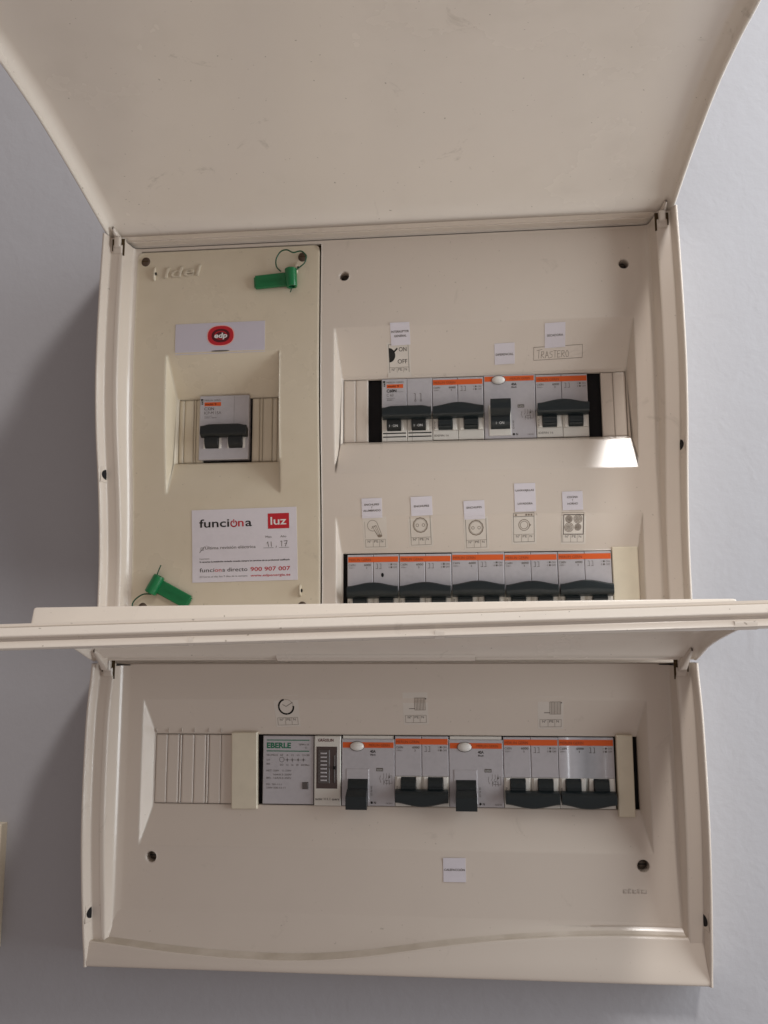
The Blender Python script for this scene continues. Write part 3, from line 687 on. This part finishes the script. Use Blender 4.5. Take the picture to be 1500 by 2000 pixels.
def rcd(on, label, loc, group=None):
    t = thing('residual_current_device', label, 'residual current device', loc, group)
    b = MB()
    b.box(0.1, 35.9, -3.6, 0.9, -22.7, 23.2 if on else 20.5, 'bodygrey', 0.4)
    if not on: b.box(0.8, 35.2, -3.6, 0.2, 20.5, 22.6, 'bodycream', 0.2)
    b.box(3.2, 18.6, 0.5, 1.25, -20.6, 1.2, 'bodycream' if on else 'bodygrey', 0.3)
    b.build('body', t)
    k = MB(); n = 10
    # wide rocker: a drum and a flared lever
    barrel(k, 4.6, 17.8, -8.6 if on else -11.6, -2.6, 8.4 if on else 7.4, 'toggle')
    zi, zo = (-7.0, 3.2) if on else (-11.5, -23.2); sg = 1 if on else -1; rows = []
    for x, sq in ((4.5, 0), (5.1, 1), (17.2, 1), (17.8, 0)):
        rows.append([(x+ (0 if i < 2 else (0.3 if x < 10 else -0.3)*-1), p, z) for i, (p, z) in enumerate([(2.0, zi), (7.0, zi-sg*0.4), (12.2, zi+sg*3.2), (12.8, zi+sg*6.0), (11.4, zo), (8.0, zo+sg*0.2), (2.0, zo-sg*5.0)])])
    k.grid(rows, 'toggle'); k.poly(rows[0], 'toggle'); k.poly(rows[-1][::-1], 'toggle')
    k.build('rocker', t, smooth=35)
    z0 = 18.6 if on else 14.8
    s = MB(); s.box(0.9, 35.2, 0.5, 1.02, z0, z0+3.6, 'orange'); s.build('orange_stripe', t, smooth=0)
    s = MB(); s.dome(10.6, z0+1.0, 0.8, 4.7, 3.0, 2.2, 'white'); s.build('test_button', t, smooth=50)
    D = Draw(0, 0, 0, lambda x, z: 0.9, 0.06)
    D.arc(10.6, z0+1.0, 4.9, 0, 360, 0.3, 'inkgrey', 0.1, ry=3.2)
    D.text('MERLIN GERIN', 18.6, z0+0.9, 1.7, 'inkdarkorange', width=14, dh=0.14)
    D.text('40A', 19.4, z0-3.2, 1.9, 'ink', width=3.8, bold=0.02); D.text('30mA', 19.4, z0-5.0, 1.1, 'ink', width=3.8, bold=0.02)
    zb = -0.6 if on else -0.2
    D.rect(23.5, 28.1, zb-0.2, zb+2.0, 'inkgrey'); D.text('0,03A', 23.9, zb+0.3, 1.1, 'inkwhite', dh=0.08, width=3.8)
    # wiring diagram
    for u in (28.5, 30.4, 32.2): D.line([(u, zb-1.5), (u, zb-4.2), (u-0.8, zb-5.4)], 0.22, 'inkgrey'); D.line([(u, zb-5.6), (u, zb-9.0)], 0.22, 'inkgrey')
    D.arc(30.5, zb-7.0, 1.8, 0, 360, 0.22, 'inkgrey', n=12, ry=1.0); D.line([(26.3, zb-3.0), (25.8, zb-5.0), (26.6, zb-7.5)], 0.22, 'inkgrey'); D.line([(31.5, zb-3.0), (34, zb-3.0), (34, zb-8.0), (32, zb-8.0)], 0.2, 'inkgrey'); D.rect(31.6, 32.8, zb-4.4, zb-3.4, 'inkgrey')
    D.text('\u25cf N', 19.6, -20.6 if on else -21.4, 1.6, 'ink', width=3.6, bold=0.02); D.text('16241', 30.0, -20.6 if on else -21.4, 1.1, 'inkgrey', width=4.2)
    D.text('ID N 40', 20.8, -16, 1.2, 'inkgrey', rot=90, width=6)
    if on: D.text('I \u00b7 ON', 8.0, -13.4, 1.9, 'inkwhite', dh=4.6, width=5.5)
    D.build('lettering', t)
    return t

ICPZ = -9.7
mcb_old('slim supply breaker with black twin handle, alone in the yellowed door', (-132.3, 0, ICPZ), icp=True)
mcb_old('main switch breaker with two dark lines along its bottom, leftmost of top row', (0, 0, 0))
G1 = 'two-pole breakers switched on'
m_on = mcb(True, 'orange striped breaker switched on between main switch and top row RCD', G1, True, (36, 0, 0))
rcd(True, 'RCD with white oval test button and raised rocker in top row', (72.2, 0, 0))
def place(src, x, z, label):
    c = copy_tree(src); c.location = V(x+random.uniform(-.08, .08), random.uniform(-.35, .35), z+random.uniform(-.35, .35)); c.rotation_euler = (R(random.uniform(-.5, .5)), R(random.uniform(-.25, .25)), R(random.uniform(-.3, .3))); c['label'] = label; return c
place(m_on, 108.4, 0, 'orange striped breaker at the right end of top row, beside black gap')
lab2 = ['orange striped breaker with a black dot, leftmost of the second row', 'breaker below the first socket sticker, second in the second row', 'middle breaker of the second row, below the second socket sticker',
        'breaker below the washing machine sticker in the second row', 'rightmost breaker of the second row, below the hob sticker']
for i in range(5):
    c = place(m_on, -24.4+36*i, -125, lab2[i])
    if i == 0:
        k = MB(); k.disc(24.5, 8.2, 1.0, 0.95, 'black', 14, 1.5); k.build('black_dot', c)  # small black oval on the breaker's face
G2 = 'two-pole breakers switched off'
X0 = -82.3
m_off = mcb(False, 'breaker switched off between the two RCDs in the lower board', G2, True, (X0+90, 0, ZR3))
place(m_off, X0+162, ZR3, 'breaker switched off just right of the second RCD in the lower board')
m_off2 = mcb(False, 'undivided breaker switched off at the right end of lower board row', G2, False, (X0+198, 0, ZR3))
rcd(False, 'RCD with rocker down beside the slim timer in the lower board', (X0+54, 0, ZR3), 'residual current devices switched off')
rcd(False, 'RCD with rocker down between two breakers in the lower board', (X0+126, 0, ZR3), 'residual current devices switched off')

# programmer with green lettering
t = thing('heating_programmer', 'grey module with EBERLE in green letters at left of lower row', 'heating controller', (X0, 0, ZR3))
b = MB(); b.box(0.2, 34.9, -3.6, 0.6, -22.4, 22.2, 'bodygrey', 0.4); b.build('body', t)
b = MB(); b.box(27.4, 31.6, 0.3, 1.3, -12.6, -8.0, 'greybtn', 0.5); b.build('button', t)
D = Draw(0, 0, 0, lambda x, z: 0.6, 0.06)
D.line([(2.8, 19.4), (31.8, 19.4)], 0.6, 'inkgreen'); D.line([(2.8, 12.2), (31.8, 12.2)], 0.6, 'inkgreen')
D.text('EBERLE', 2.8, 14.2, 3.6, 'inkgreen', width=16.6, bold=0.035); D.text('TEMPO 24', 24.6, 16.0, 1.2, 'inkgrey', width=7); D.text('52', 29.0, 14.0, 1.2, 'inkgrey')
rows = [(9.0, 'EIN ZYKLUS', 2.8, 7.6), (9.0, '60    8   12   15   21/30', 12, 20), (5.8, 'h/T', 2.8, 2.4), (3.2, 'BE', 2.8, 2.4), (2.6, 'SO   13   16   20   60/30m', 12, 20),
        (-1.2, 'NET  220V   11-230V', 2.8, 17), (-3.8, '          16A/0,3-250V', 7.4, 12.6), (-6.0, 'BEL  16A/0,3-250V', 2.8, 17), (-10.2, 'EEL  501-11-1', 2.8, 10.5), (-12.4, '230V 500-12-11', 2.8, 13)]
for z, s_, u, w_ in rows: D.text(s_.strip(), u, z, 1.2, 'inkgrey', width=w_)
D.arc(13.2, 6.6, 1.6, 0, 360, 0.25, 'inkgrey')
for u in (17.0, 20.4, 24.4, 28.0): D.line([(u, 7.8), (u, 5.0)], 0.22, 'inkgrey'); D.arc(u, 6.5, 0.5, 0, 360, 0.2, 'inkgrey', n=8)
D.line([(14.8, 6.4), (29.5, 6.4)], 0.2, 'inkgrey'); D.build('lettering', t)
# slim time switch
t = thing('time_switch', 'slim timer module with dark window between programmer and first RCD', 'timer', (X0+35.6, 0, ZR3))
b = MB(); b.box(0.0, 18.0, -3.6, 1.8, -22.8, 22.4, 'bodycream', 0.5)
b.build('body', t)
b = MB(); b.box(1.4, 15.8, 1.5, 2.0, -11.9, 15.6, 'smoke', 0.3); b.build('window', t)
b = MB(); b.box(2.6, 10.6, 1.8, 2.4, -8.5, 13.5, 'greybtn', 0.4); b.box(13.4, 14.2, 1.8, 2.5, -8, 10, 'greybtn', 0.2)
b.box(12.9, 14.8, 1.9, 3.2, 0.9, 2.7, 'black', 0.3); b.build('dial', t)
for i in range(8):
    b = MB(); b.box(4.4, 8.6, 2.3, 3.0, -6.8+i*2.5, -5.8+i*2.5, 'bodygrey', 0.15); b.build('slider', t)
D = Draw(0, 0, 0, lambda x, z: 1.8, 0.06); D.text('GR\u00c4SSLIN', 2.6, 18.8, 1.9, 'inkdarkred', width=10.5, bold=0.02); D.text('tactic 111.1 quarz', 0.7, -19.2, 1.5, 'ink', width=16.4, bold=0.01); D.build('lettering', t)

# ================================================================== stickers
def sticker(parent, O, board, x, z, w, h, lines, rot=0, m='paper', surf=None, size=1.35, name='sticker', label=None, lo=0.22):
    sf = surf or board.surf
    S = Draw(x, z, rot, sf, lo); S.curl = (random.uniform(0, .45), random.uniform(0, .45)) if w < 20 else (0, 0); S.slab(-w/2, w/2, -h/2, h/2, m, 0.25, 10); so = S.build(name, parent, O, label=label)
    D = Draw(x, z, rot, sf, lo+0.06)
    for s_, v, wd in lines: D.text(s_, 0, v, size, 'inkgrey', 'c', bold=0.018, width=wd)
    if lines: D.build('lettering', so).location = -Vector(V(*O))
    return so
def lab(s_): return 'small white sticker reading ' + s_
sticker(ub, OU, upper, 14.6, 50.9, 13.6, 14.0, [('INTERRUPTOR', 0.6, 12.4), ('GENERAL', -2.0, 8.6)], 1.2, label=lab('INTERRUPTOR GENERAL'))
sticker(ub, OU, upper, 87.2, 36.6, 14.0, 12.8, [('DIFERENCIAL', -1.0, 12.2)], 1.4, label=lab('DIFERENCIAL'))
sticker(ub, OU, upper, 121.7, 46.6, 14.0, 14.8, [('SECADORA', -0.6, 11.0)], 1.8, label=lab('SECADORA'))
sticker(ub, OU, upper, -6.4, -71.4, 14.0, 13.6, [('ENCHUFES', 1.8, 10.2), ('Y', -0.2, 1.0), ('ALUMBRADO', -2.3, 12.0)], 1.2, label=lab('ENCHUFES Y ALUMBRADO'))
sticker(ub, OU, upper, 27.9, -70.6, 14.6, 13.0, [('ENCHUFES', -0.6, 10.4)], 1.8, label=lab('ENCHUFES')+', left one')
sticker(ub, OU, upper, 63.8, -73.8, 14.2, 12.6, [('ENCHUFES', 1.0, 10.2)], 2.0, label=lab('ENCHUFES')+', right one')
sticker(ub, OU, upper, 98.2, -66.0, 14.2, 19.2, [('LAVAVAJILLAS', 4.2, 12.2), ('LAVADORA', -4.8, 10.0)], 0.8, label=lab('LAVAVAJILLAS and LAVADORA'))
sticker(ub, OU, upper, 129.9, -68.8, 13.6, 12.6, [('COCINA', 1.8, 7.2), ('Y', -0.3, 0.9), ('HORNO', -2.6, 7.0)], 1.0, label=lab('COCINA Y HORNO'))
sticker(lb, OL, lower, 46.4, -307.5, 14.4, 14.8, [('CALEFACCI\u00d3N', -0.6, 13.2)], 0.4, label=lab('CALEFACCION'))

def icon(parent, O, board, x, z, kind, label, rot=0.8, film=True, w=14.2, h=19.6):
    S = Draw(x, z, rot, board.surf, 0.05); S.slab(-w/2-1.2, w/2+1.2, -h/2-1, h/2+1, 'film', 0.08, 6); so = S.build('symbol_sticker', parent, O, label=label)
    D = Draw(x, z, rot, board.surf, 0.12); u0, u1, v0, v1 = -w/2+0.2, w/2-0.2, -h/2+0.3, h/2-0.3; I = 'inkfaint'
    vt = v0+2.6; vm = v0+6.0
    D.frame(u0, u1, v0, vm-1.0, 0.2, I); 
    a, b = u0+(u1-u0)*0.38, u0+(u1-u0)*0.70
    D.line([(a, v0), (a, vm-1)], 0.2, I); D.line([(b, v0), (b, vm-1)], 0.2, I)
    D.text('N\u00ba', u0+1.5, v0+2.9, 1.7, 'inkgrey', width=2.6); D.text('PE', a+0.8, v0+2.9, 1.7, 'inkgrey', width=2.8); D.text('N', b+1.0, v0+2.9, 1.7, 'inkgrey', width=1.6)
    cy = (vm+v1)/2
    if kind == 'onoff':
        D.frame(u0, u1, v0, v1, 0.25, 'inkgrey')
        D.fan([(u0+0.1, cy+0.1+4.4*math.sin(R(q))) if abs(q) == 90 else (u0+0.1+4.4*math.cos(R(q)), cy+0.1+4.4*math.sin(R(q))) for q in range(-90, 91, 10)], 'ink')
        D.line([(u0+3.4, cy+1.8), (u0+6.0, cy+4.0)], 1.0, 'ink'); D.text('ON', u0+7.2, cy+2.2, 2.7, 'ink', width=5.4); D.text('OFF', u0+6.0, cy-5.2, 2.7, 'ink', width=6.8)
    elif kind == 'bulb':
        D.line([(u0, vm), (u0, v1-2)], 0.15, I)
        D.arc(-1.4, cy+1.8, 3.6, 20, 290, 0.3, I); D.line([(1.9, cy+3.0), (4.6, cy-4.6)], 0.3, I); D.line([(-0.2, cy-1.7), (2.0, cy-5.4)], 0.3, I)
        D.ell(3.2, cy-5.2, 1.7, 1.0, I, n=12); D.line([(-2.4, cy-0.2), (1.0, cy+1.8), (-1.8, cy+1.2), (1.6, cy-4.4)], 0.28, I); D.line([(1.0, cy+1.8), (3.2, cy-4.2)], 0.28, I); D.line([(-0.2, cy+1.6), (2.4, cy-4.4)], 0.2, I)
    elif kind == 'socket':
        D.line([(u0, v0+3), (u0, v1)], 0.25, 'inkgrey'); D.line([(u1, v0+3), (u1, v1)], 0.25, 'inkgrey')
        D.arc(0, cy+0.6, 4.9, 0, 360, 0.6, I, n=12); D.arc(0, cy+0.6, 4.1, 0, 360, 0.18, I)
        for q in (-2.1, 2.1): D.arc(q, cy+0.6, 0.95, 0, 360, 0.3, I, n=10)
    elif kind == 'washer':
        D.frame(u0, u1, v0, v1, 0.25, 'inkgrey'); D.line([(u0, v1-2.3), (u1, v1-2.3)], 0.3, 'inkgrey')
        for q in (-5.4, 1.5, 3.2, 5.0): D.rect(u0+w/2+q-0.6, u0+w/2+q+0.6, v1-1.8, v1-0.7, I)
        D.arc(0.2, cy-1.4, 3.6, 0, 360, 0.4, I); D.arc(0.2, cy-1.4, 2.5, 0, 360, 0.3, I); D.line([(3.4, cy-0.8), (4.8, cy-1.4), (3.4, cy-2.4)], 0.35, I)
    elif kind == 'hob':
        D.frame(u0-0.8, u1, v0, v1+0.4, 0.2, I); D.frame(u0+0.4, u1-0.2, vm-0.8, v1-1.0, 0.5, 'inkgrey')
        for qx, qy, r in ((-3.0, 3.1, 2.2), (3.0, 3.1, 2.7), (-2.9, -2.6, 2.9), (3.0, -2.5, 2.1)):
            for rr in (r, r*0.72, r*0.45, r*0.2): D.arc(qx, cy+qy*0.95-0.3, rr, 0, 360, 0.36, I, n=18)
    elif kind == 'clock':
        D.arc(-0.2, cy, 5.0, 105, 175, 1.1, 'ink', n=12); D.arc(-0.2, cy, 5.0, 182, 272, 1.1, 'ink', n=14); D.arc(-0.2, cy, 5.0, 280, 362, 1.1, 'ink', n=14); D.arc(-0.2, cy, 5.0, 10, 95, 0.2, I, n=12)
        D.line([(-2.4, cy+1.6), (-0.2, cy+0.2), (4.4, cy+2.8)], 0.35, 'inkgrey')
    elif kind == 'radiator':
        for q in range(8): D.line([(-0.4+q*0.98, cy-4.0), (-0.4+q*0.98, cy+4.2)], 0.3, I)
        D.line([(-0.4, cy-4.0), (6.6, cy-4.0)], 0.2, I); D.line([(-0.4, cy+4.2), (6.6, cy+4.2)], 0.25, I); D.line([(-0.4, cy-3.0), (-4.2, cy-3.0)], 0.4, 'inkgrey'); D.rect(6.4, 7.4, cy+3.2, cy+4.0, 'inkgrey')
    D.build('symbol', so).location = -Vector(V(*O))
icon(ub, OU, upper, 12.9, 35.0, 'onoff', 'ON OFF symbol sticker above the main switch', 0.5)
icon(ub, OU, upper, -4.7, -88.0, 'bulb', 'light bulb symbol sticker')
icon(ub, OU, upper, 26.9, -87.0, 'socket', 'socket symbol sticker, left one', 1.5)
icon(ub, OU, upper, 64.9, -89.3, 'socket', 'socket symbol sticker, right one', 1.5)
icon(ub, OU, upper, 97.2, -86.0, 'washer', 'washing machine symbol sticker')
icon(ub, OU, upper, 130.3, -86.6, 'hob', 'hob with four rings symbol sticker', -0.6)
icon(lb, OL, lower, -64.9, -208.6, 'clock', 'clock symbol sticker above the programmer', 2.0)
icon(lb, OL, lower, 22.2, -206.6, 'radiator', 'radiator symbol sticker, left one')
icon(lb, OL, lower, 111.0, -209.0, 'radiator', 'radiator symbol sticker, right one')
# hand-written box
D = Draw(124.2, 36.0, 1.4, upper.surf, 0.1)
D.frame(-16.8, 16.6, -3.6, 4.2, 0.28, 'inkfaint')
hw = {'T': [[(0, 5), (4, 5.6)], [(1.6, 5.2), (1.2, 0)]], 'R': [[(0, 0), (0.3, 4.2), (2, 4), (2, 2.6), (0.3, 2.1), (2.3, 0)]], 'A': [[(0, 0), (1.2, 4.2), (2.4, 0)], [(0.5, 1.6), (2.0, 1.6)]], 'S': [[(2.2, 4), (0.4, 3.6), (0.3, 2.6), (2, 1.8), (1.9, 0.4), (0, 0)]],
      'E': [[(2.2, 4.2), (0.1, 4.1), (0, 0), (2.2, 0.2)], [(0, 2.2), (1.7, 2.3)]], 'O': [[(1, 4.2), (0, 2.4), (0.6, 0.1), (2, 0.2), (2.4, 2.6), (1, 4.2)]], 't': [[(0, 4.3), (2.4, 4.4)], [(1.2, 4.3), (1.1, 0)]]}
u = -14.6
for ch, sw in (('T', 2.9), ('R', 2.9), ('A', 2.9), ('S', 2.7), ('t', 2.7), ('E', 2.8), ('R', 2.8), ('O', 3)):
    for st_ in hw[ch]: D.line([(u+a*0.93, -2.6+b*0.95) for a, b in st_], 0.26, 'inkfaint')
    u += sw
D.build('handwriting', ub, OU, label='pencilled word TRASTERO in a box')

# logo sticker on the door
so = sticker(ub, OU, upper, -113.6, 51.4, 65.0, 22.6, [], 0.3, 'paperlogo', dsurf, name='logo_sticker', label='lilac sticker with a red oval edp logo')
D = Draw(-113.0, 53.0, 0.3, dsurf, 0.3)
D.ell(0, 0, 10.0, 7.7, 'inkpink', 0.02, pw=2.4); D.ell(0, 0, 9.4, 7.2, 'inkred', 0.05, pw=2.4); D.ell(0, 0, 6.6, 5.0, 'inkdarkred', 0.08, pw=2.2); D.ell(0, 0.2, 4.6, 3.2, 'inkred', 0.10, pw=2.0); D.ell(0, 0.2, 3.8, 2.5, 'inkdarkred', 0.12)
D.text('edp', -4.7, -1.6, 3.7, 'inkwhite', bold=0.03, width=9.4, dh=0.16, shear=0.12); D.ell(0, -11.2, 6.6, 0.55, 'inkgrey', 0.02)
D.build('logo', so).location = -Vector(V(*OU))
# service sticker
so = sticker(ub, OU, upper, -96.0, -95.4, 74.6, 50.6, [], 1.0, 'paper', dsurf, name='service_sticker', label='white service sticker headed funciona luz with a red box')
D = Draw(-96.0, -95.4, 1.0, dsurf, 0.3)
D.text('funci', -32.0, 13.0, 5.9, 'ink', bold=0.012, width=21.5)
D.arc(-7.2, 15.0, 2.05, 120, 420, 0.85, 'inkred'); D.line([(-7.2, 15.4), (-7.2, 17.9)], 0.7, 'inkred')
D.text('n', -4.2, 13.0, 5.9, 'inkred', bold=0.012, width=4.0); D.text('a', 1.0, 13.0, 5.9, 'ink', bold=0.012, width=4.6); 
D.rect(17.0, 32.0, 10.6, 21.2, 'inkred'); D.text('luz', 24.5, 13.4, 5.6, 'inkwhite', 'c', bold=0.012, width=11.2, dh=0.06)
D.text('Mes', 15.2, 4.4, 1.5, 'inkgrey', width=4.2); D.text('A\u00f1o', 25.6, 4.4, 1.5, 'inkgrey', width=4.2)
D.text('\u00daltima revisi\u00f3n el\u00e9ctrica', -28.0, -2.4, 2.2, 'inkgrey', width=36); D.frame(-31.0, -29.2, -3.0, -1.2, 0.25, 'inkgrey'); D.line([(-32, -4.6), (-28.4, -0.4)], 0.35, 'inkgrey')
D.line([(13.6, -2.6), (20.6, -2.6)], 0.25, 'inkgrey'); D.line([(24.6, -2.6), (31.6, -2.6)], 0.25, 'inkgrey')
D.line([(16.6, 1.4), (17.2, -1.8)], 0.4, 'inkgrey'); D.line([(16.0, 0.6), (16.8, 1.6)], 0.4, 'inkgrey'); D.line([(19.0, 1.6), (19.2, -1.8)], 0.4, 'inkgrey'); D.line([(22.8, -1.4), (22.4, -2.6)], 0.35, 'inkgrey')
D.line([(25.6, 1.6), (26.6, 1.8), (26.4, -1.8)], 0.4, 'inkgrey'); D.line([(28.0, 1.8), (30.4, 2.0), (29.0, -1.8)], 0.4, 'inkgrey'); D.line([(28.4, 0.1), (30.2, 0.2)], 0.3, 'inkgrey')
D.text('Importante', -32, -9.4, 1.0, 'inkgrey', width=7); D.text('Si necesitas la instalaci\u00f3n revisada consulta siempre los servicios de un profesional cualificado', -32, -11.6, 1.15, 'ink', width=64.0, bold=0.02)
D.text('funci', -32, -18.2, 2.9, 'ink', width=10.4); D.text('on', -21.2, -18.2, 2.9, 'inkred', width=4.8); D.text('a directo', -15.8, -18.2, 2.9, 'ink', width=17.8)
D.text('900 907 007', 4.2, -18.4, 2.9, 'inkred', width=28.0, bold=0.01)
D.text('24 horas al d\u00eda, los 7 d\u00edas de la semana', -32, -22.0, 1.2, 'inkgrey', width=34); D.text('www.edpenergia.es', 4.2, -22.2, 1.7, 'inkred', width=28.0, bold=0.01)
D.build('lettering', so).location = -Vector(V(*OU))

# ================================================================== green security seals
def spline(pts, n=6):
    out = []; P_ = [np.array(q, float) for q in pts]
    for i in range(len(P_)-1):
        a, b, c, d_ = P_[max(i-1, 0)], P_[i], P_[i+1], P_[min(i+2, len(P_)-1)]
        for k in range(n):
            t = k/n; out.append(0.5*((2*b)+(-a+c)*t+(2*a-5*b+4*c-d_)*t*t+(-a+3*b-3*c+d_)*t**3))
    out.append(P_[-1]); return out
def seal(label, loc, ang, loop, tail, flag_len):
    t = thing('security_seal', label, 'security seal', loc)
    c, n = math.cos(R(ang)), math.sin(R(ang))
    def rt(x, z): return (x*c-z*n, x*n+z*c)
    k = MB()
    k.box(-flag_len, -2.0, 1.2, 3.4, -5.2, 4.6, 'green', 0.4); k.box(-flag_len-1.0, -flag_len+0.6, 1.0, 3.0, -4.0, 3.6, 'green', 0.4)
    k.v = [(rt(x, z)[0], p, rt(x, z)[1]) for x, p, z in k.v]; k.build('flag', t)
    D = Draw(0, 0, ang, lambda x, z: 3.4, 0.1); D.text('0213847', -flag_len+3.5, -1.2, 2.0, 'green', width=flag_len*0.6, dh=0.15); D.build('raised_number', t)
    k = MB(); rows = []
    for z, r in ((6.6, 3.9), (6.2, 4.3), (-6.0, 4.0), (-6.8, 3.7), (-6.8, 2.4), (0, 2.2)):
        rows.append([(*[rt(r*math.cos(a), z)[0]], 3.2+r*math.sin(a), rt(r*math.cos(a), z)[1]) for a in [2*math.pi*i/20 for i in range(20)]])
    k.grid(rows, 'green', close=True); b0 = 0; k.face(list(range(20)), 'green'); k.build('barrel', t, smooth=45)
    k = MB(); k.tube(spline(loop), 0.5, 'greenwire', 8); k.build('strap', t, smooth=60)
    k = MB(); k.tube(spline(tail), 0.42, 'greenwire', 8); k.build('strap_tail', t, smooth=60)
    return t
pU = dsurf(-62, 96)
seal('green plastic seal at the door\'s top right, tag lying level', (-62.2, pU, 93.0), 4, [(-7.5, 3, 5.2), (-10.5, 3.6, 8.5), (-10.8, 4, 14), (-7.5, 4.4, 19.4), (-3, 4.6, 20.4), (1.5, 4.2, 18.4), (7, 3.4, 19.6), (10.4, 3.0, 16.0), (9.5, 2.8, 11.0), (5.4, 2.6, 7.6), (3.4, 2.6, 6.0)],
     [(0.2, 3.4, 0), (0.4, 3.8, -8), (-0.2, 4.2, -11.0)], 26)
pL = dsurf(-160, -124)
seal('green plastic seal at the door\'s bottom left, tag pointing down right', (-158.6, pL, -122.6), -208, [(-2.6, 2.6, -6.5), (-8, 2.8, -6.5), (-13, 3, -9.5), (-15.5, 3, -13), (-15.4, 2.8, -17)],
     [(1.0, 3.4, 4), (2.2, 4.2, 8.0), (4.6, 5.0, 13.5)], 27)

# ================================================================== switch plate at the left edge
t = thing('light_switch', 'cream switch plate cut off by the left edge of the photo', 'light switch', (-303.5, -5, -327))
k = MB(); k.box(-40, 39.5, 0, 9, -40.5, 41, 'strip', 1.5); k.build('plate', t)
k = MB(); k.box(-26, 26, 8.6, 12, -26, 26, 'strip', 1.2); k.build('rocker', t)
